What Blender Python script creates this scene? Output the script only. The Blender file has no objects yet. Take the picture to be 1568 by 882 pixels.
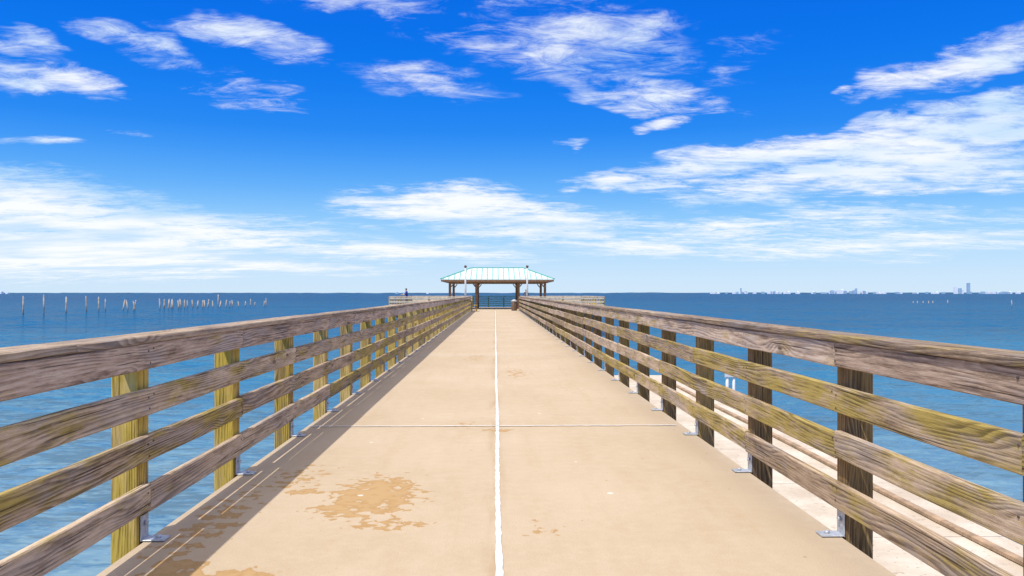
import bpy, bmesh, math, random
from mathutils import Vector, Matrix
random.seed(7)
R = random.Random(11)
scene = bpy.context.scene
EYE = 1.30       # camera height above deck (m)
SEA = -2.0       # water level
F = 1215.0       # focal length in photo pixels, used only to turn measured bearings into metres

# ------------------------------------------------------------------ node helpers
class NT:
    def __init__(s, nt): s.nt = nt; s.n = nt.nodes; s.l = nt.links
    def new(s, t, **k):
        n = s.n.new(t)
        for a, b in k.items(): setattr(n, a, b)
        return n
    def link(s, a, b): s.l.new(a, b)
    def put(s, sock, v):
        if isinstance(v, bpy.types.NodeSocket): s.l.new(v, sock)
        else: sock.default_value = v
    def m(s, op, a, b=None, c=None, clamp=False):
        n = s.new('ShaderNodeMath', operation=op, use_clamp=clamp)
        s.put(n.inputs[0], a)
        if b is not None: s.put(n.inputs[1], b)
        if c is not None: s.put(n.inputs[2], c)
        return n.outputs[0]
    def vm(s, op, a, b):
        n = s.new('ShaderNodeVectorMath', operation=op); s.put(n.inputs[0], a)
        if op == 'SCALE': s.put(n.inputs['Scale'], b)
        elif b is not None: s.put(n.inputs[1], b)
        return n.outputs[0]
    def xyz(s, x, y, z=0.0):
        n = s.new('ShaderNodeCombineXYZ')
        s.put(n.inputs[0], x); s.put(n.inputs[1], y); s.put(n.inputs[2], z)
        return n.outputs[0]
    def sep(s, v):
        n = s.new('ShaderNodeSeparateXYZ'); s.link(v, n.inputs[0]); return n.outputs
    def noise(s, v, scale=1.0, detail=3.0, rough=0.5, dist=0.0, color=False):
        n = s.new('ShaderNodeTexNoise'); s.link(v, n.inputs['Vector'])
        n.inputs['Scale'].default_value = scale; n.inputs['Detail'].default_value = detail
        n.inputs['Roughness'].default_value = rough; n.inputs['Distortion'].default_value = dist
        return n.outputs['Color' if color else 'Fac']
    def ss(s, v, a, b, lo=0.0, hi=1.0):
        n = s.new('ShaderNodeMapRange', interpolation_type='SMOOTHSTEP')
        s.put(n.inputs[0], v); n.inputs[1].default_value = a; n.inputs[2].default_value = b
        n.inputs[3].default_value = lo; n.inputs[4].default_value = hi
        return n.outputs[0]
    def mix(s, f, a, b, blend='MIX'):
        n = s.new('ShaderNodeMix', data_type='RGBA', blend_type=blend)
        s.put(n.inputs[0], f)
        for i, v in ((6, a), (7, b)):
            if isinstance(v, tuple) and len(v) == 3: v = (*v, 1)
            s.put(n.inputs[i], v)
        return n.outputs[2]
    def ramp(s, f, stops, interp='LINEAR'):
        n = s.new('ShaderNodeValToRGB'); s.link(f, n.inputs[0]); cr = n.color_ramp; cr.interpolation = interp
        while len(cr.elements) < len(stops): cr.elements.new(0.5)
        for e, (p, c) in zip(cr.elements, stops):
            e.position = p; e.color = (*c, 1)
        return n.outputs[0]
    def ellipse(s, vec, cx, cy, rx, ry, rot=0.0, amp=1.0):
        n = s.new('ShaderNodeMapping', vector_type='TEXTURE'); s.link(vec, n.inputs[0])
        n.inputs['Location'].default_value = (cx, cy, 0)
        n.inputs['Rotation'].default_value = (0, 0, rot)
        n.inputs['Scale'].default_value = (rx, ry, 1)
        l = s.new('ShaderNodeVectorMath', operation='LENGTH'); s.link(n.outputs[0], l.inputs[0])
        return s.ss(l.outputs['Value'], 0.0, 1.6, amp, 0.0)

def material(name, rough=0.8, metallic=0.0, color=None):
    mt = bpy.data.materials.new(name); mt.use_nodes = True
    t = NT(mt.node_tree); b = mt.node_tree.nodes['Principled BSDF']
    b.inputs['Roughness'].default_value = rough; b.inputs['Metallic'].default_value = metallic
    if color: b.inputs['Base Color'].default_value = (*color, 1)
    return mt, t, b

def bump(t, b, h, dist=0.01, strength=1.0):
    n = t.new('ShaderNodeBump'); t.link(h, n.inputs['Height'])
    n.inputs['Distance'].default_value = dist; n.inputs['Strength'].default_value = strength
    t.link(n.outputs[0], b.inputs['Normal'])

def simple(name, color, rough=0.7, metallic=0.0, var=0.25, scale=8.0, bmp=True):
    mt, t, b = material(name, rough, metallic)
    tc = t.new('ShaderNodeTexCoord').outputs['Object']
    n = t.noise(tc, scale, 4, 0.6)
    dark = tuple(c*(1-var) for c in color); lite = tuple(min(1, c*(1+var)) for c in color)
    t.link(t.mix(t.ss(n, 0.3, 0.7), dark, lite), b.inputs['Base Color'])
    if bmp: bump(t, b, n, 0.003)
    return mt

# ------------------------------------------------------------------ wood
def wood(name, light, mid, dark, yellow, yamt, grey, gamt=0.6, stain=0.6):
    mt, t, b = material(name, 0.88)
    b.inputs['Specular IOR Level'].default_value = 0.2
    uv = t.new('ShaderNodeUVMap', uv_map='UVMap').outputs[0]
    rn = t.new('ShaderNodeUVMap', uv_map='Rnd').outputs[0]
    u, v, _ = t.sep(uv); ra, rb, _ = t.sep(rn)
    warp = t.noise(t.xyz(t.m('MULTIPLY', u, 0.7), t.m('MULTIPLY', v, 5.0), t.m('MULTIPLY', ra, 17.0)), 1, 2, 0.4)
    vor = t.new('ShaderNodeTexVoronoi', voronoi_dimensions='3D', feature='F1')
    t.link(t.xyz(t.m('MULTIPLY', u, 1.25), t.m('MULTIPLY', v, 4.2), t.m('MULTIPLY', rb, 9.0)), vor.inputs['Vector'])
    vor.inputs['Scale'].default_value = 1.0
    d = vor.outputs['Distance']
    ring = t.ss(d, 0.0, 0.36, 1.0, 0.0)
    g = t.m('ADD', t.m('MULTIPLY', v, 50.0), t.m('ADD', t.m('MULTIPLY', warp, 10.0), t.m('MULTIPLY', ring, 2.8)))
    band = t.m('FRACT', g)
    band = t.m('MULTIPLY', t.ss(band, 0.0, 0.8), t.ss(band, 0.82, 1.0, 1.0, 0.0))
    med = t.noise(t.xyz(t.m('MULTIPLY', u, 2.2), t.m('MULTIPLY', v, 24.0), rb), 1, 5, 0.74)
    fine = t.noise(t.xyz(t.m('MULTIPLY', u, 6.0), t.m('MULTIPLY', v, 240.0), ra), 1, 3, 0.7)
    big = t.noise(t.xyz(t.m('MULTIPLY', u, 1.5), t.m('MULTIPLY', v, 6.0), ra), 1, 4, 0.65)
    bw = t.ss(big, 0.36, 0.62, 0.05, 0.29)
    f = t.m('ADD', t.m('MULTIPLY', band, bw), t.m('ADD', t.m('MULTIPLY', fine, 0.45), t.m('MULTIPLY', med, 0.64)))
    f2 = t.m('ADD', f, t.m('MULTIPLY', t.m('SUBTRACT', ra, 0.5), 0.20))
    col = t.ramp(f2, [(0.42, light), (0.61, mid), (0.83, dark)])
    col = t.mix(t.ss(big, 0.45, 0.66, 0.0, gamt), col, t.mix(0.62, col, grey))
    st = t.noise(t.xyz(t.m('MULTIPLY', u, 2.2), t.m('MULTIPLY', v, 14.0), t.m('MULTIPLY', ra, 41.0)), 1, 6, 0.75)
    col = t.mix(t.ss(st, 0.50, 0.68, 0.0, stain), col, t.mix(1.0, col, (0.36, 0.31, 0.28), 'MULTIPLY'))
    yn = t.noise(t.xyz(t.m('MULTIPLY', u, 2.3), t.m('MULTIPLY', v, 9.0), t.m('MULTIPLY', rb, 31.0)), 1, 5, 0.7)
    ym = t.ss(t.m('ADD', yn, t.m('MULTIPLY', t.m('SUBTRACT', rb, 0.5), 0.22)), 0.60-yamt*0.25, 0.80-yamt*0.22, 0.0, 0.85)
    col = t.mix(ym, col, t.mix(t.ss(f, 0.5, 0.85), yellow, tuple(c*0.34 for c in yellow)))
    crack = t.noise(t.xyz(t.m('MULTIPLY', u, 1.1), t.m('MULTIPLY', v, 75.0), t.m('MULTIPLY', ra, 5.0)), 1, 1, 0.5)
    cm = t.ss(crack, 0.67, 0.73)
    col = t.mix(t.m('MULTIPLY', cm, 0.8), col, (0.06, 0.04, 0.028))
    kn = t.ss(d, 0.035, 0.06, 1.0, 0.0)
    kr = t.ss(t.m('ABSOLUTE', t.m('SUBTRACT', d, 0.06)), 0.0, 0.025, 0.8, 0.0)
    col = t.mix(t.m('MULTIPLY', kn, 0.75), col, (0.17, 0.085, 0.04))
    col = t.mix(kr, col, (0.06, 0.035, 0.02))
    t.link(col, b.inputs['Base Color'])
    bump(t, b, t.m('SUBTRACT', 1.0, t.m('ADD', fine, t.m('MULTIPLY', cm, 1.5))), 0.003, 0.9)
    return mt

W_RAIL = wood('weathered_rail_wood', (0.74, 0.60, 0.47), (0.50, 0.37, 0.275), (0.17, 0.11, 0.075),
              (0.48, 0.36, 0.12), 0.28, (0.47, 0.425, 0.41), 0.75, 0.7)
W_CAP = wood('weathered_cap_wood', (0.54, 0.43, 0.32), (0.36, 0.265, 0.185), (0.12, 0.078, 0.05),
             (0.36, 0.27, 0.09), 0.22, (0.34, 0.31, 0.30), 0.7, 0.6)
W_LOW = wood('weathered_lower_rail_wood', (0.69, 0.54, 0.39), (0.46, 0.34, 0.225), (0.155, 0.10, 0.055),
             (0.46, 0.345, 0.075), 0.56, (0.41, 0.37, 0.35), 0.7, 0.72)
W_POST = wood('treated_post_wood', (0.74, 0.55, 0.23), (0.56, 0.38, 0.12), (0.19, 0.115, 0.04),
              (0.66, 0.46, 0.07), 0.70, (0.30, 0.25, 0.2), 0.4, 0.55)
W_POST_SHADE = wood('shaded_post_wood', (0.42, 0.29, 0.13), (0.27, 0.175, 0.075), (0.09, 0.055, 0.025),
               (0.34, 0.25, 0.06), 0.50, (0.22, 0.18, 0.15), 0.4, 0.6)  # right-hand posts: shade on their near faces put into a darker wood colour

# ------------------------------------------------------------------ mesh helpers
class MB:
    """mesh builder with UVs and per-piece random values"""
    def __init__(s):
        s.bm = bmesh.new(); s.uv = s.bm.loops.layers.uv.new('UVMap'); s.rn = s.bm.loops.layers.uv.new('Rnd')
    def beam(s, p0, p1, side, w, h, c=0.004, segs=1, jit=0.0, mi=0):
        """w along 'side', h along axis x side"""
        p0 = Vector(p0); p1 = Vector(p1); a = (p1-p0); L = a.length; a.normalize()
        side = Vector(side); side = (side - a*side.dot(a)).normalized(); up = side.cross(a)
        hw, hh = w/2, h/2
        prof = [(-hw+c, -hh), (hw-c, -hh), (hw, -hh+c), (hw, hh-c), (hw-c, hh), (-hw+c, hh), (-hw, hh-c), (-hw, -hh+c)]
        per = [0.0]
        for i in range(8):
            x0, y0 = prof[i]; x1, y1 = prof[(i+1) % 8]; per.append(per[-1]+math.hypot(x1-x0, y1-y0))
        uo, vo = R.random()*60, R.random()*20; ra, rb = R.random(), R.random()
        rings = []
        for i in range(segs+1):
            f = i/segs; cpt = p0 + a*(L*f)
            if jit and 0 < i < segs: cpt = cpt + up*R.uniform(-jit, jit) + side*R.uniform(-jit, jit)*0.5
            rings.append([s.bm.verts.new(cpt + side*x + up*y) for x, y in prof])
        for i in range(segs):
            for k in range(8):
                k2 = (k+1) % 8
                fc = s.bm.faces.new((rings[i][k], rings[i][k2], rings[i+1][k2], rings[i+1][k]))
                fc.material_index = mi
                uvs = [(i/segs*L, per[k]), (i/segs*L, per[k+1]), ((i+1)/segs*L, per[k+1]), ((i+1)/segs*L, per[k])]
                for lp, q in zip(fc.loops, uvs):
                    lp[s.uv].uv = (q[0]+uo, q[1]+vo); lp[s.rn].uv = (ra, rb)
        for ring, rev in ((rings[0], True), (rings[-1], False)):
            fc = s.bm.faces.new(ring[::-1] if rev else ring); fc.material_index = mi
            for lp in fc.loops:
                q = lp.vert.co; lp[s.uv].uv = (uo+q.dot(side)*0.3, vo+q.dot(up)*1.0); lp[s.rn].uv = (ra, rb)
    def cyl(s, p0, p1, r0, r1=None, n=12, mi=0, cap=True):
        r1 = r0 if r1 is None else r1
        p0 = Vector(p0); p1 = Vector(p1); a = (p1-p0).normalized()
        x = a.orthogonal().normalized(); y = a.cross(x)
        A = [s.bm.verts.new(p0+(x*math.cos(2*math.pi*i/n)+y*math.sin(2*math.pi*i/n))*r0) for i in range(n)]
        B = [s.bm.verts.new(p1+(x*math.cos(2*math.pi*i/n)+y*math.sin(2*math.pi*i/n))*r1) for i in range(n)]
        for i in range(n):
            f = s.bm.faces.new((A[i], A[(i+1) % n], B[(i+1) % n], B[i])); f.material_index = mi; f.smooth = True
        if cap:
            f = s.bm.faces.new(A[::-1]); f.material_index = mi
            f = s.bm.faces.new(B); f.material_index = mi
    def quad(s, pts, mi=0):
        f = s.bm.faces.new([s.bm.verts.new(p) for p in pts]); f.material_index = mi; return f
    def obj(s, name, mats, parent=None, recalc=True):
        if recalc: bmesh.ops.recalc_face_normals(s.bm, faces=s.bm.faces[:])
        me = bpy.data.meshes.new(name); s.bm.to_mesh(me); s.bm.free()
        o = bpy.data.objects.new(name, me); scene.collection.objects.link(o)
        for m_ in (mats if isinstance(mats, (list, tuple)) else [mats]): me.materials.append(m_)
        if parent: o.parent = parent
        return o
def empty(name):
    o = bpy.data.objects.new(name, None); scene.collection.objects.link(o); return o

# ------------------------------------------------------------------ materials
def deck_material():
    mt, t, b = material('worn_concrete', 0.9)
    b.inputs['Specular IOR Level'].default_value = 0.2
    tc = t.new('ShaderNodeTexCoord').outputs['Object']
    n1 = t.noise(tc, 0.55, 5, 0.6); n2 = t.noise(tc, 9, 5, 0.7); n3 = t.noise(tc, 120, 3, 0.7)
    x, y, z = t.sep(tc)
    streak = t.noise(t.xyz(t.m('MULTIPLY', x, 5.0), t.m('MULTIPLY', y, 0.5)), 1, 5, 0.65)
    col = t.mix(t.ss(n1, 0.3, 0.7), (0.470, 0.368, 0.245), (0.525, 0.422, 0.300))
    col = t.mix(t.ss(streak, 0.45, 0.75, 0, 0.5), col, (0.455, 0.335, 0.21))
    col = t.mix(t.ss(n2, 0.35, 0.75, 0, 0.35), col, (0.58, 0.48, 0.355))
    col = t.mix(t.ss(n3, 0.30, 0.62, 0.22, 0.0), col, (0.2, 0.14, 0.09))
    ed = t.ss(t.m('ABSOLUTE', x), 1.35, 1.85)
    col = t.mix(t.m('MULTIPLY', ed, t.ss(n2, 0.3, 0.65, 0.1, 0.55)), col, (0.37, 0.29, 0.195))
    cj = t.ss(t.m('ABSOLUTE', x), 0.10, 0.0)
    col = t.mix(t.m('MULTIPLY', cj, t.ss(streak, 0.4, 0.6, 0, 0.4)), col, (0.34, 0.22, 0.12))
    P = t.xyz(x, y, 0.0)
    sp = [(-0.77, 5.15, 0.34, 0.62, 0, 1.2), (-0.95, 4.80, 0.18, 0.24, 0, 1.05), (-0.64, 4.50, 0.3, 0.16, 0, 0.85), (-1.27, 5.25, 0.18, 0.12, 0, 0.95),
          (-1.20, 3.66, 0.28, 0.16, 0, 1.1), (-1.52, 3.76, 0.18, 0.24, 0, 1.1), (-1.6, 4.5, 0.22, 1.2, 0, 0.74),
          (-1.4, 5.6, 0.3, 0.6, 0, 0.66), (0.02, 7.55, 0.2, 0.12, 0, 0.85), (-0.3, 7.9, 0.16, 0.3, 0, 0.6), (0.25, 4.4, 0.25, 0.3, 0, 0.5),
          (0.35, 13.0, 0.3, 1.2, 0, 0.65), (-0.4, 16.0, 0.3, 1.2, 0, 0.6)]
    acc = None
    for e in sp:
        q = t.ellipse(P, *e); acc = q if acc is None else t.m('MAXIMUM', acc, q)
    dn = t.noise(tc, 11, 4, 0.55, 0.3)
    sd_ = t.m('ADD', acc, t.m('MULTIPLY', t.m('SUBTRACT', dn, 0.5), 2.6))
    sm = t.ss(sd_, 0.62, 0.72)
    col = t.mix(t.m('MULTIPLY', sm, 0.85), col, t.mix(t.ss(sd_, 0.7, 1.1), (0.37, 0.215, 0.075), (0.43, 0.27, 0.115)))
    vo = t.new('ShaderNodeTexVoronoi', feature='F1'); t.link(tc, vo.inputs['Vector']); vo.inputs['Scale'].default_value = 1.8
    dd = t.m('ADD', vo.outputs['Distance'], t.m('MULTIPLY', dn, 0.06))
    wsp = t.m('MULTIPLY', t.ss(dd, 0.055, 0.07, 1, 0), t.ss(n1, 0.42, 0.47))
    col = t.mix(t.m('MULTIPLY', wsp, 0.75), col, (0.70, 0.66, 0.6))
    vo2 = t.new('ShaderNodeTexVoronoi', feature='F1'); t.link(tc, vo2.inputs['Vector']); vo2.inputs['Scale'].default_value = 4.3
    dsp = t.ss(t.m('ADD', vo2.outputs['Distance'], t.m('MULTIPLY', dn, 0.06)), 0.06, 0.075, 1, 0)
    col = t.mix(t.m('MULTIPLY', dsp, 0.65), col, (0.28, 0.16, 0.07))
    t.link(col, b.inputs['Base Color'])
    bump(t, b, t.m('ADD', t.m('MULTIPLY', n3, 0.5), t.m('MULTIPLY', n2, 0.5)), 0.006, 0.7)
    return mt
M_DECK = deck_material()
M_LINE = simple('white_joint_sealant', (0.66, 0.65, 0.62), 0.6, 0, 0.12, 25)
M_PILE = simple('concrete_pile', (0.34, 0.30, 0.25), 0.9, 0, 0.25, 4)
M_GALV = simple('galvanised_steel', (0.50, 0.53, 0.56), 0.5, 0.4, 0.2, 40)
M_SCREW = simple('rusty_screw', (0.10, 0.07, 0.05), 0.6, 0.4, 0.3, 60)
M_RUST = simple('brown_stained_kerb_timber', (0.36, 0.25, 0.16), 0.9, 0, 0.3, 5)
M_OLD = simple('old_piling_wood', (0.40, 0.34, 0.28), 0.9, 0, 0.4, 1.5)
M_BIRD = simple('piling_white_cap', (0.7, 0.7, 0.67), 0.8, 0, 0.2, 5)
M_WHITE = simple('white_paint', (0.74, 0.74, 0.72), 0.5, 0, 0.08, 6)
M_GREYP = simple('grey_pole_paint', (0.60, 0.60, 0.57), 0.5, 0, 0.1, 6)
M_DARK = simple('dark_teal_paint', (0.03, 0.10, 0.12), 0.5, 0, 0.3, 6)
M_PLAT = simple('bleached_rail_timber', (0.66, 0.55, 0.40), 0.9, 0, 0.2, 5)
mt, t, b = material('pale_speckled_concrete', 0.9)
tc = t.new('ShaderNodeTexCoord').outputs['Object']
a_ = t.noise(tc, 1.1, 5, 0.65); c_ = t.noise(tc, 14, 4, 0.7)
col = t.mix(t.ss(a_, 0.3, 0.7), (0.48, 0.40, 0.31), (0.64, 0.57, 0.48))
col = t.mix(t.ss(c_, 0.57, 0.68, 0, 0.6), col, (0.26, 0.19, 0.13))
t.link(col, b.inputs['Base Color']); bump(t, b, c_, 0.01)
M_LEDGE = mt

# ------------------------------------------------------------------ pier
HW = 1.855
pier = empty('concrete_pier')
m = MB(); m.beam((0, -6, -0.11), (0, 61.0, -0.11), (1, 0, 0), HW*2, 0.22, 0.012, 1)
m.obj('deck_slab', M_DECK, pier)
PX0, PX1, PY0, PY1 = -8.2, 8.5, 61.0, 76.0
m = MB(); m.beam(((PX0+PX1)/2, PY0+0.003, -0.115), ((PX0+PX1)/2, PY1, -0.115), (1, 0, 0), PX1-PX0, 0.23, 0.012, 1)
m.obj('end_platform_slab', M_DECK, pier)
m = MB(); prev = None; y = -1.0
while y < 61:
    w = 0.0150 + R.uniform(-0.003, 0.004); cx = 0.016 + 0.004*math.sin(y*0.9) + R.uniform(-0.0015, 0.0015)
    a = m.bm.verts.new((cx-w, y, 0.004)); b_ = m.bm.verts.new((cx+w+R.uniform(-.002, .002), y, 0.004))
    if prev: m.bm.faces.new((prev[0], prev[1], b_, a))
    prev = (a, b_); y += 0.05 if y < 9 else 0.4
m.obj('centre_joint_seal', M_LINE, pier)
m = MB(); y = 7.78
while y < 61:
    prev = None; x = -HW+0.03
    while x < HW-0.02:
        yy = y + R.uniform(-0.006, 0.006); w = 0.014 + R.uniform(-0.003, 0.003)
        a = m.bm.verts.new((x, yy-w, 0.008)); b_ = m.bm.verts.new((x, yy+w, 0.008))
        if prev: m.bm.faces.new((prev[0], a, b_, prev[1]))
        prev = (a, b_); x += 0.08
    y += 8.85
m.obj('cross_joint_seal', M_LINE, pier)
m = MB(); y = -1.0
while y < 61:
    m.beam((-HW+0.1, y, -0.42), (HW-0.1, y, -0.42), (0, 1, 0), 0.45, 0.38, 0.02)
    for x in (-1.3, 1.3): m.cyl((x, y, -0.6), (x, y, SEA-2), 0.2, n=14)
    y += 4.43
for y in (63, 68, 73):
    m.beam((PX0+0.2, y, -0.42), (PX1-0.2, y, -0.42), (0, 1, 0), 0.45, 0.38, 0.02)
    for x in (-7.5, -4, 0, 4, 7.8): m.cyl((x, y, -0.6), (x, y, SEA-2), 0.2, n=14)
m.obj('pile_bents', M_PILE, pier)

# bulkhead apron well below the deck on the right-hand side
ledge = empty('concrete_bulkhead')
m = MB(); y = -6
while y < 23:
    m.beam((3.85, y+0.008, -1.42), (3.85, y+2.4-0.008, -1.42), (1, 0, 0), 3.2, 0.24, 0.015)
    y += 2.4
m.beam((5.30, -6, -2.5), (5.30, 23.2, -2.5), (1, 0, 0), 0.2, 1.9, 0.01, 4)
m.beam((2.4, 23.1, -2.5), (5.19, 23.1, -2.5), (0, 1, 0), 0.2, 1.9, 0.01, 2)
m.obj('apron_slabs', M_LEDGE, ledge)
m = MB()
for i in range(12): m.beam((5.05+0.02*math.sin(i*1.7), -5+i*2.3+.01, -1.270), (5.05+0.02*math.sin((i+1)*1.7), -5+(i+1)*2.3, -1.270), (1, 0, 0), 0.09, 0.045, 0.006)
m.obj('kerb_timber', M_RUST, ledge)

# ------------------------------------------------------------------ railings
POSTY = [4.24+1.525*k for k in range(-5, 38)]
RAILS = [(0.972, 0.137, 0), (0.73, 0.14, 1), (0.485, 0.14, 1), (0.225, 0.14, 1)]
JOINT = {(-1, 0): 1, (-1, 1): 2, (-1, 2): 1, (-1, 3): 0, (1, 0): 0, (1, 1): 2, (1, 2): 0, (1, 3): 1}
def railing(sgn):
    e = empty('wooden_railing')
    m = MB()
    for y in POSTY:
        m.beam((sgn*1.932, y+R.uniform(-.01, .01), -0.62), (sgn*(1.932+R.uniform(-.004, .004)), y, 1.036), (1, 0, 0), 0.137, 0.137, 0.006)
    m.obj('posts', W_POST if sgn < 0 else W_POST_SHADE, e)
    for ri, (zc, h, lo) in enumerate(RAILS):
        m = MB(); j = JOINT[(sgn, ri)]
        k = j - 3 if j - 3 >= -5 else j
        ks = [k]
        while ks[-1] < 37:
            ks.append(ks[-1] + R.choice((3, 3, 2)) if ks[-1] >= j else ks[-1]+3)
        for a, b2 in zip(ks[:-1], ks[1:]):
            y0 = 4.24+1.525*a+0.004; y1 = min(4.24+1.525*b2-0.004, 60.95)
            if y1-y0 < 0.3: continue
            za = zc+R.uniform(-.010, .010); zb = zc+R.uniform(-.010, .010)
            xo = 1.84 + R.uniform(0, 0.003)
            m.beam((sgn*xo, y0, za), (sgn*xo, y1, zb), (1, 0, 0), 0.039, h+R.uniform(-.004, .003), 0.006, 6, 0.004)
        m.obj('rail_%d' % (ri+1), W_LOW if lo else W_RAIL, e)
    m = MB(); ks = [-4 if sgn < 0 else -3]
    while ks[-1] < 37: ks.append(ks[-1]+R.choice((2, 3, 3)))
    for a, b2 in zip(ks[:-1], ks[1:]):
        y0 = 4.24+1.525*a+0.75; y1 = min(4.24+1.525*b2+0.745, 60.95)
        if y1 - y0 < .3: continue
        m.beam((sgn*1.902, y0, 1.062), (sgn*(1.902+R.uniform(-.004, .004)), y1, 1.062+R.uniform(-.001, .003)), (1, 0, 0), 0.19, 0.038, 0.006, 5, 0.002)
    m.obj('cap', W_CAP, e)
    m = MB()
    for y in POSTY:
        m.beam((sgn*1.857, y, 0.003), (sgn*1.857, y, 0.135), (1, 0, 0), 0.007, 0.09, 0.002)
        m.beam((sgn*1.853, y, 0.0075), (sgn*1.735, y, 0.0075), (0, 1, 0), 0.09, 0.007, 0.002)
        m.cyl((sgn*1.78, y, 0.010), (sgn*1.78, y, 0.026), 0.014, n=6)
        m.cyl((sgn*1.855, y, 0.09), (sgn*1.838, y, 0.09), 0.013, n=6)
    m.obj('brackets', M_GALV, e)
    m = MB()
    for y in POSTY[:24]:
        for zc, h, lo in RAILS:
            for dz, dy in ((-0.038, -0.02), (0.036, 0.022), (0.03, -0.03)):
                yy = y+dy+R.uniform(-.008, .008); zz = zc+dz+R.uniform(-.006, .006)
                m.cyl((sgn*1.83, yy, zz), (sgn*1.8185, yy, zz), 0.0048, n=8)
    m.obj('screws', M_SCREW, e)
railing(-1); railing(1)

def fence(name, runs, mat_rail, mat_post, rails=((1.06, 0.19, 0.04), (0.93, 0.04, 0.14), (0.66, 0.04, 0.14), (0.40, 0.04, 0.14))):
    e = empty(name); mp = MB(); mr = MB()
    for (x0, y0), (x1, y1) in runs:
        L = math.hypot(x1-x0, y1-y0); n = max(1, round(L/1.7)); nx, ny = -(y1-y0)/L, (x1-x0)/L
        for i in range(n+1):
            px, py = x0+(x1-x0)*i/n, y0+(y1-y0)*i/n
            mp.beam((px, py, 0.002), (px, py, 1.035), (nx, ny, 0), 0.12, 0.12, 0.006)
        for k, (z, w, h) in enumerate(rails):
            o = 0 if k == 0 else -0.084
            mr.beam((x0+nx*o, y0+ny*o, z), (x1+nx*o, y1+ny*o, z), (nx, ny, 0), w, h, 0.005, max(1, n))
    mp.obj('posts', mat_post, e); mr.obj('rails', mat_rail, e); return e
fence('platform_railing', [((PX0+.1, 61.15), (-2.05, 61.15)), ((PX0+.1, 75.7), (PX0+.1, 61.35)), ], M_PLAT, W_POST)
fence('platform_railing', [((2.05, 61.15), (PX1-.1, 61.15)), ((PX1-.1, 61.35), (PX1-.1, 75.7))], M_PLAT, W_POST)
fence('platform_railing', [((PX0+.3, 75.85), (-2.2, 75.85)), ((2.4, 75.85), (PX1-.3, 75.85))], M_PLAT, W_POST)
fence('metal_railing', [((-2.1, 75.85), (2.3, 75.85))], M_DARK, M_DARK,
      rails=((1.04, 0.08, 0.08), (0.88, 0.03, 0.09), (0.70, 0.03, 0.09), (0.52, 0.03, 0.09), (0.34, 0.03, 0.09), (0.16, 0.03, 0.09)))

# ------------------------------------------------------------------ pavilion
pav = empty('picnic_pavilion')
M_ROOF = simple('pale_green_metal_roof', (0.60, 0.74, 0.69), 0.55, 0.0, 0.06, 3)
M_SEAM = simple('green_metal_roof_seam', (0.10, 0.40, 0.35), 0.5, 0.0, 0.08, 3)
M_BROWN = simple('brown_stained_timber', (0.26, 0.145, 0.08), 0.8, 0, 0.3, 6)
cx = 0.2; ex, ey, rx = 4.65, 4.0, 2.25; cy = 69.0; ez, rz = 2.48, 3.52
E = [Vector((cx-ex, cy-ey, ez)), Vector((cx+ex, cy-ey, ez)), Vector((cx+ex, cy+ey, ez)), Vector((cx-ex, cy+ey, ez))]
A, B = Vector((cx-rx, cy, rz)), Vector((cx+rx, cy, rz))
m = MB()
for pts in ((E[0], E[1], B, A), (E[2], E[3], A, B), (E[1], E[2], B), (E[3], E[0], A)):
    m.quad(pts)
    m.quad([p - Vector((0, 0, 0.06)) for p in pts][::-1])
for i in range(4):
    p, q = E[i], E[(i+1) % 4]; dz = Vector((0, 0, 0.06)); m.quad([p, p-dz, q-dz, q])
m.obj('roof', M_ROOF, pav, False)
m = MB()
def roof_t(x):
    dx = abs(x-cx)
    return 1.0 if dx <= rx else max(0.0, (ex-dx)/(ex-rx))
x = cx-ex+0.2
while x < cx+ex:
    t_ = roof_t(x)
    if t_ > 0.05:
        for s_ in (-1, 1):
            m.beam((x, cy+s_*ey, ez+0.02), (x, cy+s_*ey*(1-t_), ez+0.02+(rz-ez)*t_), (1, 0, 0), 0.05, 0.045, 0.005)
    x += 0.45
y = cy-ey+0.2
while y < cy+ey:
    t_ = 1-abs(y-cy)/ey
    if t_ > 0.05:
        for s_ in (-1, 1):
            m.beam((cx+s_*ex, y, ez+0.02), (cx+s_*(ex-(ex-rx)*t_), y, ez+0.02+(rz-ez)*t_), (0, 1, 0), 0.05, 0.045, 0.005)
    y += 0.45
for p, q in ((E[0], A), (E[3], A), (E[1], B), (E[2], B), (A, B)):
    m.beam(p+Vector((0, 0, .03)), q+Vector((0, 0, .03)), (1, 0.3, 0), 0.12, 0.06, 0.01)
m.obj('roof_seams', M_SEAM, pav)
m = MB()
for s_ in (-1, 1):
    m.beam((cx-ex+.03, cy+s_*(ey-.04), ez-0.13), (cx+ex-.03, cy+s_*(ey-.04), ez-0.13), (0, 1, 0), 0.04, 0.13, 0.004)
    m.beam((cx+s_*(ex-.04), cy-ey+.07, ez-0.13), (cx+s_*(ex-.04), cy+ey-.07, ez-0.13), (1, 0, 0), 0.04, 0.13, 0.004)
    m.beam((cx-4.2, cy+s_*3.0, ez-0.22), (cx+4.2, cy+s_*3.0, ez-0.22), (0, 1, 0), 0.16, 0.18, 0.01)
for px in (-3.95, -1.75, 1.75, 3.95):
    for py in (-3.0, 3.0):
        m.beam((cx+px, cy+py, 0.002), (cx+px, cy+py, ez-0.312), (1, 0, 0), 0.2, 0.2, 0.01)
        for dx in (-1, 1):
            if abs(px+dx*0.32) > 4.2: continue
            m.beam((cx+px+dx*0.1, cy+py, ez-0.62), (cx+px+dx*0.32, cy+py, ez-0.33), (0, 1, 0), 0.08, 0.08, 0.01)
m.obj('timber_frame', M_BROWN, pav)

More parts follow.
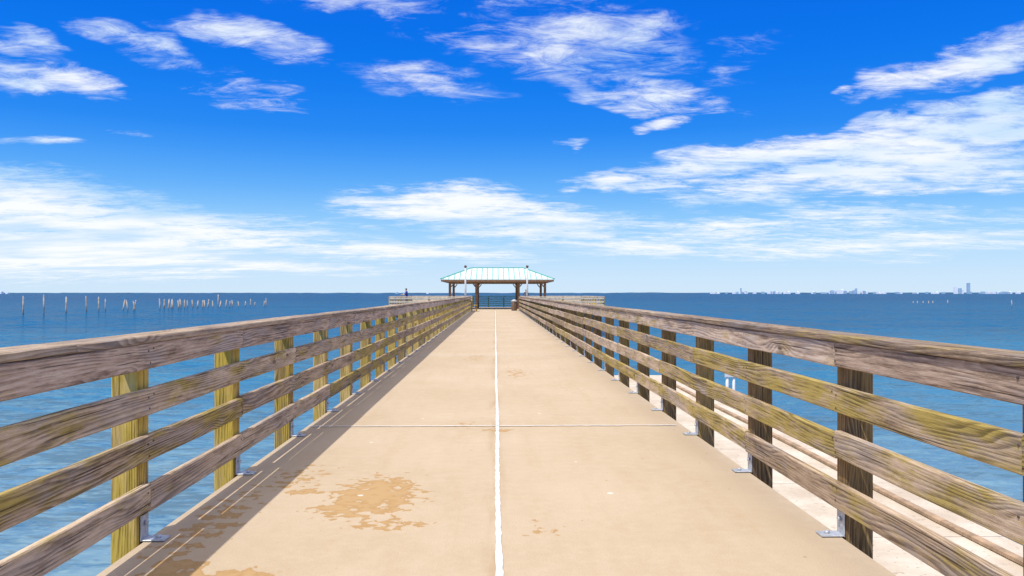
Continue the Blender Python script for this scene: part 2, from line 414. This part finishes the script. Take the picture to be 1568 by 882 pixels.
for lx in (-2.3, 2.5):
    e = empty('lamp_post')
    m = MB(); m.cyl((lx, 61.7, 0.002), (lx, 61.7, 0.10), 0.13, 0.11); m.cyl((lx, 61.7, 0.1), (lx, 61.7, 3.3), 0.08, 0.07)
    m.obj('pole', M_GREYP, e)
    m = MB(); m.cyl((lx, 61.7, 3.3), (lx, 61.7, 3.42), 0.08, 0.11); m.cyl((lx, 61.7, 3.42), (lx, 61.7, 3.50), 0.12, 0.06)
    m.obj('lamp_head', M_BROWN, e)

e = empty('trash_can')
m = MB(); N = 16; bx, by = 1.45, 60.3
m.cyl((bx, by, 0.002), (bx, by, 0.70), 0.20, 0.23, N); m.obj('bin_body', M_DARK, e)
m = MB()
for i in range(N):
    a = 2*math.pi*i/N; m.beam((bx+.212*math.cos(a), by+.212*math.sin(a), .05), (bx+.24*math.cos(a), by+.24*math.sin(a), .68), (-math.sin(a), math.cos(a), 0), .055, .015, .003)
m.obj('slats', M_BROWN, e)
m = MB(); m.cyl((bx, by, 0.70), (bx, by, 0.75), 0.26, 0.25, N); m.cyl((bx, by, 0.75), (bx, by, 0.84), 0.22, 0.09, N)
m.obj('lid', M_GREYP, e)
e = empty('wooden_bench')
m = MB()
for k in range(3): m.beam((-1.62+k*0.13, 57.2, 0.45), (-1.62+k*0.13, 58.7, 0.45), (1, 0, 0), 0.115, 0.04)
for k in range(2): m.beam((-1.74, 57.2, 0.58+k*.15), (-1.74, 58.7, 0.58+k*.15), (1, 0, 0), 0.035, 0.12)
for y in (57.35, 58.55):
    m.beam((-1.70, y, .002), (-1.70, y, .80), (1, 0, 0), .05, .09); m.beam((-1.36, y, .002), (-1.36, y, .428), (1, 0, 0), .08, .09)
m.obj('bench_timbers', W_POST, e)

# ------------------------------------------------------------------ people leaning on the platform rail
def person(loc, rotz, shirt, trousers, hair, sc=1.0):
    J = {'pel': (0, 0, .86, .13, .10), 'wst': (0, .0, 1.0, .125, .095), 'chs': (0, .02, 1.18, .155, .11), 'sh': (0, .02, 1.30, .11, .09),
         'nk': (0, .03, 1.37, .052, .052), 'hd0': (0, .045, 1.43, .06, .07), 'hd': (0, .05, 1.50, .078, .095), 'top': (0, .045, 1.575, .065, .075)}
    for s_, n_ in ((-1, 'L'), (1, 'R')):
        J.update({'hip'+n_: (s_*.09, 0, .82, .095, .095), 'kn'+n_: (s_*.11, .03, .46, .06, .06), 'an'+n_: (s_*.12, -.02, .09, .04, .045), 'ft'+n_: (s_*.14, .13, .035, .04, .03),
                  's'+n_: (s_*.17, .02, 1.28, .055, .055), 'el'+n_: (s_*.23, .10, 1.04, .042, .042), 'wr'+n_: (s_*.15, .33, 1.10, .027, .027), 'ha'+n_: (s_*.12, .40, 1.10, .035, .02)})
        for i in range(4): J['f%d' % i+n_] = (s_*(.09+.02*i), .455+.005*(i % 2), 1.09, .009, .009)
        J['th'+n_] = (s_*.075, .39, 1.10, .01, .01)
    Ed = [('pel', 'wst'), ('wst', 'chs'), ('chs', 'sh'), ('sh', 'nk'), ('nk', 'hd0'), ('hd0', 'hd'), ('hd', 'top')]
    for n_ in 'LR':
        Ed += [('pel', 'hip'+n_), ('hip'+n_, 'kn'+n_), ('kn'+n_, 'an'+n_), ('an'+n_, 'ft'+n_), ('sh', 's'+n_), ('s'+n_, 'el'+n_), ('el'+n_, 'wr'+n_), ('wr'+n_, 'ha'+n_), ('wr'+n_, 'th'+n_)]
        Ed += [('ha'+n_, 'f%d' % i+n_) for i in range(4)]
    keys = list(J); me = bpy.data.meshes.new('p'); me.from_pydata([J[k][:3] for k in keys], [(keys.index(a), keys.index(b)) for a, b in Ed], [])
    o = bpy.data.objects.new('person', me); scene.collection.objects.link(o)
    o.modifiers.new('s', 'SKIN'); o.modifiers.new('d', 'SUBSURF').levels = 1
    for i, k in enumerate(keys):
        me.skin_vertices[0].data[i].radius = J[k][3:]; me.skin_vertices[0].data[i].use_root = (k == 'pel')
    dg = bpy.context.evaluated_depsgraph_get(); nm = bpy.data.meshes.new_from_object(o.evaluated_get(dg))
    o.modifiers.clear(); o.data = nm
    for c, n_ in (((.50, .30, .20), 'skin'), (shirt, 'shirt'), (trousers, 'trousers'), (hair, 'hair'), ((.05, .05, .05), 'shoes')):
        nm.materials.append(simple('person_'+n_, c, .8, 0, .1, 20))
    for p in nm.polygons:
        c = p.center; p.use_smooth = True
        if c.z > 1.53 or (c.z > 1.45 and c.y < .05): p.material_index = 3
        elif c.z > 1.36: p.material_index = 0
        elif c.z < .08: p.material_index = 4
        elif c.y > .16 and c.z > .95: p.material_index = 0
        elif c.z > .90: p.material_index = 1
        else: p.material_index = 2
    o.location = loc; o.rotation_euler = (0, 0, rotz); o.scale = (sc, sc, sc)
# hands rest on the cap of the left platform rail / the back rail
person((-7.55, 68.0, 0.0), math.radians(90), (.03, .06, .28), (.05, .06, .09), (.03, .02, .015), 1.12)
person((2.95, 75.35, 0.0), math.radians(0), (.10, .12, .16), (.06, .07, .10), (.03, .02, .015), 1.08)

# ------------------------------------------------------------------ old pilings
def pilings(name, lst):
    e = empty(name); m = MB(); mc = MB()
    for px, ytop, ybase, lean, r in lst:
        d = F*(EYE-SEA)/(ybase-449.0); x = (px-758.0)/F*d; zt = EYE+(449.0-ytop)/F*d
        b0 = Vector((x, d, SEA-1)); tp = Vector((x+lean, d+R.uniform(-.3, .3), zt))
        m.cyl(b0, tp, r*1.05, r*.9, 9); mc.cyl(tp, tp+(tp-b0).normalized()*0.12, r*.93, r*.55, 9)
    m.obj('shafts', M_OLD, e); mc.obj('caps', M_BIRD, e)
L = [(2, 467, 484, 0, .14), (45, 454, 481, 0.05, .12), (76, 452, 480, 0, .11), (109, 455, 478, 0, .13), (140, 454, 476, 0, .12), (158, 455, 475, 0, .12), (168, 458, 475, .1, .11),
     (193, 459, 474, .5, .13), (203, 460, 474, -.4, .13), (208, 460, 474, .7, .13), (214, 461, 474, -.5, .13)]
px = 250
while px < 412:
    f_ = (px-250)/162
    L.append((px, 457.5+4.0*f_+R.uniform(-.8, 1.8), 471.5-4.8*f_+R.uniform(-.6, .6), R.uniform(-.35, .35), .15))
    px += R.choice((3.5, 4.5, 6, 9)) if px < 330 else R.choice((6, 9, 14))
L += [(337, 451, 468, 0, .11), (386, 458, 466.5, 0, .12), (410, 457, 467, 0, .12)]
pilings('old_pier_pilings', L)
L = [(1405+i*R.uniform(7.5, 8.5), 461+R.uniform(-.3, .8), 464+R.uniform(-.3, .3), 0, .14) for i in range(5)]
L += [(1459, 459.5, 464.0, 0, .14), (1560, 460, 468, 0, .13)]
pilings('old_pier_pilings', L)
e = empty('marker_post'); m = MB()
d = 26.0; x = (1115-758)/F*d
m.cyl((x, d, SEA-1), (x, d, -1.05), 0.05); m.cyl((x+.22, d, SEA-1), (x+.22, d, -1.2), 0.045)
m.beam((x-.1, d-.06, -1.35), (x+.33, d-.06, -1.35), (0, 1, 0), .02, .2); m.obj('marker', M_WHITE, e)

# ------------------------------------------------------------------ far shore & city
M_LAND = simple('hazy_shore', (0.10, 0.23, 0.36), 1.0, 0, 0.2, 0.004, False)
m = MB(); D = 9000; N = 300; prev = None
for i in range(N+1):
    x = -11000+22000*i/N; h = 8 + 6*R.random() + (3 if x > 1500 else 0)
    row = [m.bm.verts.new((x, D, SEA-1)), m.bm.verts.new((x, D, SEA+h)), m.bm.verts.new((x, D+500, SEA+h)), m.bm.verts.new((x, D+500, SEA-1))]
    if prev:
        for k in range(3): m.bm.faces.new((prev[k], row[k], row[k+1], prev[k+1]))
    prev = row
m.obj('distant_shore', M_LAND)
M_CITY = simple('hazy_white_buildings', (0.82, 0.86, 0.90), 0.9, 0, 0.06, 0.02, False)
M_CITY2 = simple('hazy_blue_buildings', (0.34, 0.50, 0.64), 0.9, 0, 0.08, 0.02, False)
m = MB(); DC = 8500
def bld(px, w, top, mi=None):
    x = (px-758)/F*DC; wd = w/F*DC; h = (449-top)/F*DC; y = DC+R.uniform(-120, 120)
    mi = R.choice((0, 0, 1)) if mi is None else mi
    m.beam((x, y, SEA-1), (x, y, h), (1, 0, 0), wd, 40, 0.5, 1, 0, mi)
    if w > 4: m.beam((x+wd*.1, y, h), (x+wd*.1, y, h+6), (1, 0, 0), wd*.4, 18, 0.5, 1, 0, mi)
for a, b2, n, t0 in ((1085, 1125, 5, 447.2), (1130, 1205, 20, 445.8), (1210, 1275, 9, 446.4), (1280, 1336, 20, 444.6), (1340, 1460, 18, 446.7), (1490, 1568, 20, 446.3), (600, 700, 5, 447.6), (0, 20, 4, 446.8)):
    for i in range(n): bld(R.uniform(a, b2), R.uniform(1.5, 5), t0+R.uniform(-.8, .8))
bld(1467, 4, 438.5, 0); bld(1471, 3, 440.5, 1); bld(1485, 2.6, 432.5, 1); bld(1482, 5, 442.5, 0); bld(1137, .8, 440.5, 1); bld(1310, 1.0, 441, 1); bld(1290, 6, 443, 0)
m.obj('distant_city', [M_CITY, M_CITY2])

# ------------------------------------------------------------------ water: turbid blue body + wave facets tilted by a slope field
mt = bpy.data.materials.new('sea_water'); mt.use_nodes = True; mt.node_tree.nodes.clear(); t = NT(mt.node_tree)
tc = t.new('ShaderNodeTexCoord').outputs['Object']
x, y, z = t.sep(tc)
P1 = t.xyz(t.m('MULTIPLY', x, 0.6), t.m('MULTIPLY', y, 1.4))
s1 = t.noise(P1, 1.0, 3, 0.68, 0.5, True); s2 = t.noise(P1, 4.6, 2, 0.65, 0.4, True); s3 = t.noise(P1, 0.16, 4, 0.75, 0, True)
half = (0.5, 0.5, 0.5)
S = t.vm('ADD', t.vm('SCALE', t.vm('SUBTRACT', s1, half), 1.5), t.vm('ADD', t.vm('SCALE', t.vm('SUBTRACT', s2, half), 1.1), t.vm('SCALE', t.vm('SUBTRACT', s3, half), 0.9)))
S = t.vm('MULTIPLY', S, (0.8, 1.0, 0.0))
nrm = t.vm('NORMALIZE', t.vm('ADD', S, (0, 0, 1)), None)
big = t.noise(t.xyz(t.m('MULTIPLY', x, 0.012), t.m('MULTIPLY', y, 0.035)), 1, 7, 0.76)
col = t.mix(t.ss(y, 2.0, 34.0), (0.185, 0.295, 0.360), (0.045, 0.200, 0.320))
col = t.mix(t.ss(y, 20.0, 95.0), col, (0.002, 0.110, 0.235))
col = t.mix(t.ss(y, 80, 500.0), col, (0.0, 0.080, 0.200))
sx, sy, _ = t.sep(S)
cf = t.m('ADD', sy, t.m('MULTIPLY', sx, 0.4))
col = t.mix(t.ss(cf, -0.20, 0.28, 0.0, 1.0), col, t.mix(1.0, col, (0.34, 0.50, 0.62), 'MULTIPLY'))  # ripple shading painted into the colour, darker on one slope
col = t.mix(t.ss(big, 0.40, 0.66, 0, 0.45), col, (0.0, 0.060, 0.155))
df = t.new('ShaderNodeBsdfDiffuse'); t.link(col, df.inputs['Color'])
gl = t.new('ShaderNodeBsdfGlossy'); gl.inputs['Roughness'].default_value = 0.10; t.link(nrm, gl.inputs['Normal'])
fr = t.new('ShaderNodeFresnel'); fr.inputs['IOR'].default_value = 1.33; t.link(nrm, fr.inputs['Normal'])
# wave crests hide each other at grazing angles, so a choppy sea never reaches full mirror reflectance
fac = t.m('MINIMUM', t.m('MULTIPLY', fr.outputs[0], 0.9), 0.22)
mx = t.new('ShaderNodeMixShader'); t.link(fac, mx.inputs[0]); t.link(df.outputs[0], mx.inputs[1]); t.link(gl.outputs[0], mx.inputs[2])
ou = t.new('ShaderNodeOutputMaterial'); t.link(mx.outputs[0], ou.inputs['Surface'])
m = MB(); SZ = 30000
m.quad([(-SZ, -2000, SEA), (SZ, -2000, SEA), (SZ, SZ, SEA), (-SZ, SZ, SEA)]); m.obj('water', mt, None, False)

# ------------------------------------------------------------------ sky
sun_dir = Vector((-0.37, -0.40, 1.0)).normalized()
w = bpy.data.worlds.new('World'); scene.world = w; w.use_nodes = True
t = NT(w.node_tree); bg = w.node_tree.nodes['Background']; bg.inputs['Strength'].default_value = 0.1
sky = t.new('ShaderNodeTexSky', sky_type='NISHITA'); sky.sun_disc = False
sky.sun_elevation = math.asin(sun_dir.z); sky.sun_rotation = math.atan2(sun_dir.x, sun_dir.y)
gen = t.new('ShaderNodeTexCoord').outputs['Generated']
x, y, z = t.sep(gen)
az = t.m('ARCTAN2', x, y); el = t.m('ARCSINE', z)
elf = t.m('DIVIDE', t.m('MAXIMUM', el, 0.0), 0.5)
base = t.ramp(elf, [(0.0, (.66, .82, .97)), (0.06, (.60, .80, 1.0)), (0.15, (.36, .68, 1.0)), (0.26, (.11, .44, .98)),
                    (0.40, (.002, .235, .92)), (0.66, (.0, .155, .84)), (1.0, (.0, .12, .70))], 'B_SPLINE')
base10 = t.mix(1.0, base, (10, 10, 10), 'MULTIPLY')
skyc = t.mix(0.02, base10, sky.outputs[0])
zz = t.m('ADD', t.m('MAXIMUM', z, 0.0), 0.085)
PP = t.xyz(t.m('MULTIPLY', t.m('DIVIDE', x, zz), 0.60), t.m('DIVIDE', y, zz))
n1 = t.noise(PP, 2.5, 7, 0.68, 0.35)
n2 = t.noise(PP, 8.5, 5, 0.74, 0.9)
wv = t.noise(t.xyz(t.m('MULTIPLY', az, 1.0), t.m('MULTIPLY', el, 2.4)), 7.5, 3, 0.6, 0, True)
wv = t.vm('MULTIPLY', t.vm('SUBTRACT', wv, (0.5, 0.5, 0.5)), (0.20, 0.06, 0))
wv = t.vm('SCALE', wv, t.ss(el, 0.0, 0.14, 0.25, 1.0))
AE = t.vm('ADD', t.xyz(az, el, 0), wv)
clouds = [ # px, py, rx, ry, rot(deg, +ccw), amp
 (600, 5, 280, 28, -4, .62), (820, 48, 270, 66, -10, .60), (880, 58, 150, 46, -4, .78), (1000, 145, 140, 26, -8, .78), (1030, 183, 42, 13, 0, .8),
 (650, 125, 160, 36, -8, .38), (1150, 80, 90, 46, 20, .36),
 (90, 120, 115, 22, -8, .78), (60, 72, 56, 18, -5, .58), (200, 66, 110, 26, -8, .68), (375, 60, 120, 28, -3, .68), (370, 140, 130, 32, -5, .58),
 (80, 214, 60, 10, 0, .60), (200, 215, 50, 8, 0, .60),
 (1485, 92, 200, 32, 12, .90), (1330, 131, 30, 11, 0, .78), (1500, 160, 140, 22, 5, .88),
 (1180, 238, 270, 30, 5, 1.12), (1430, 210, 290, 40, 4, 1.10), (1340, 262, 340, 40, 3, 1.12), (935, 271, 90, 17, 3, 1.0),
 (870, 222, 32, 9, 0, .72),
 (700, 318, 190, 36, -2, 1.05), (800, 340, 250, 36, -3, .92), (970, 345, 160, 16, 0, .62),
 (30, 300, 350, 56, -6, .92), (160, 345, 430, 50, -3, 1.15), (60, 380, 460, 48, 0, 1.35), (330, 352, 170, 18, 0, .9),
 (610, 385, 240, 15, -2, .98), (420, 410, 240, 14, 0, .9), (950, 380, 180, 16, -2, .90), (1180, 350, 480, 34, 2, .66), (1400, 375, 420, 24, 1, .78),
 (1130, 376, 60, 7, 0, .7)]
acc = None
def skymask(px, py, rx_, ry_, rot, amp):
    a_ = math.atan((px-758)/F); e_ = math.atan((449-py)/F*math.cos(a_)); kx = math.cos(a_)**2
    return t.ellipse(AE, a_, e_, rx_/F*kx, ry_/F*math.cos(a_), math.radians(rot), amp)
for c in clouds:
    q = skymask(*c); acc = q if acc is None else t.m('MAXIMUM', acc, q)
acc = t.m('MAXIMUM', acc, t.ss(el, 0.50, 0.80, 0.0, 0.95))   # unseen cloud overhead, added to lift the ambient fill
nn = t.m('ADD', t.m('MULTIPLY', t.m('SUBTRACT', n1, 0.5), 2.3), t.m('MULTIPLY', t.m('SUBTRACT', n2, 0.5), 1.5))
dens = t.m('MULTIPLY', t.m('ADD', acc, nn), t.ss(acc, 0.02, 0.35))
alpha = t.ss(dens, 0.12, 1.16, 0.0, 0.97)
shade = t.noise(PP, 1.1, 3, 0.6)
sh = t.m('ADD', t.ss(shade, 0.42, 0.66, 0.0, 0.85), skymask(140, 280, 330, 30, -9, 1.0), clamp=True)
ccol = t.mix(sh, (9.9, 10.1, 10.3), (5.4, 7.6, 9.9))
ccol = t.mix(t.ss(el, 0.45, 0.8), ccol, (14.5, 13.6, 12.4))  # added overhead cloud made extra bright as fill light
out = t.mix(alpha, skyc, ccol)
t.link(out, bg.inputs['Color'])

sd = bpy.data.lights.new('sun', 'SUN'); sd.energy = 4.2; sd.angle = math.radians(0.6); sd.color = (1.0, 0.95, 0.86)
so = bpy.data.objects.new('sun', sd); scene.collection.objects.link(so)
so.rotation_euler = (-sun_dir).to_track_quat('-Z', 'Y').to_euler(); so.location = (-10, -6, 30)

# ------------------------------------------------------------------ camera
cd = bpy.data.cameras.new('camera'); cd.sensor_width = 36; cd.lens = 36*F/1568.0; cd.clip_start = 0.05; cd.clip_end = 60000
co = bpy.data.objects.new('camera', cd); scene.collection.objects.link(co)
co.location = (-0.005, 0, EYE)
co.rotation_euler = (math.radians(90+math.degrees(math.atan(8.5/F))), 0, -math.atan(26/F))
scene.camera = co
scene.view_settings.view_transform = 'Standard'; scene.view_settings.look = 'None'; scene.view_settings.exposure = 0
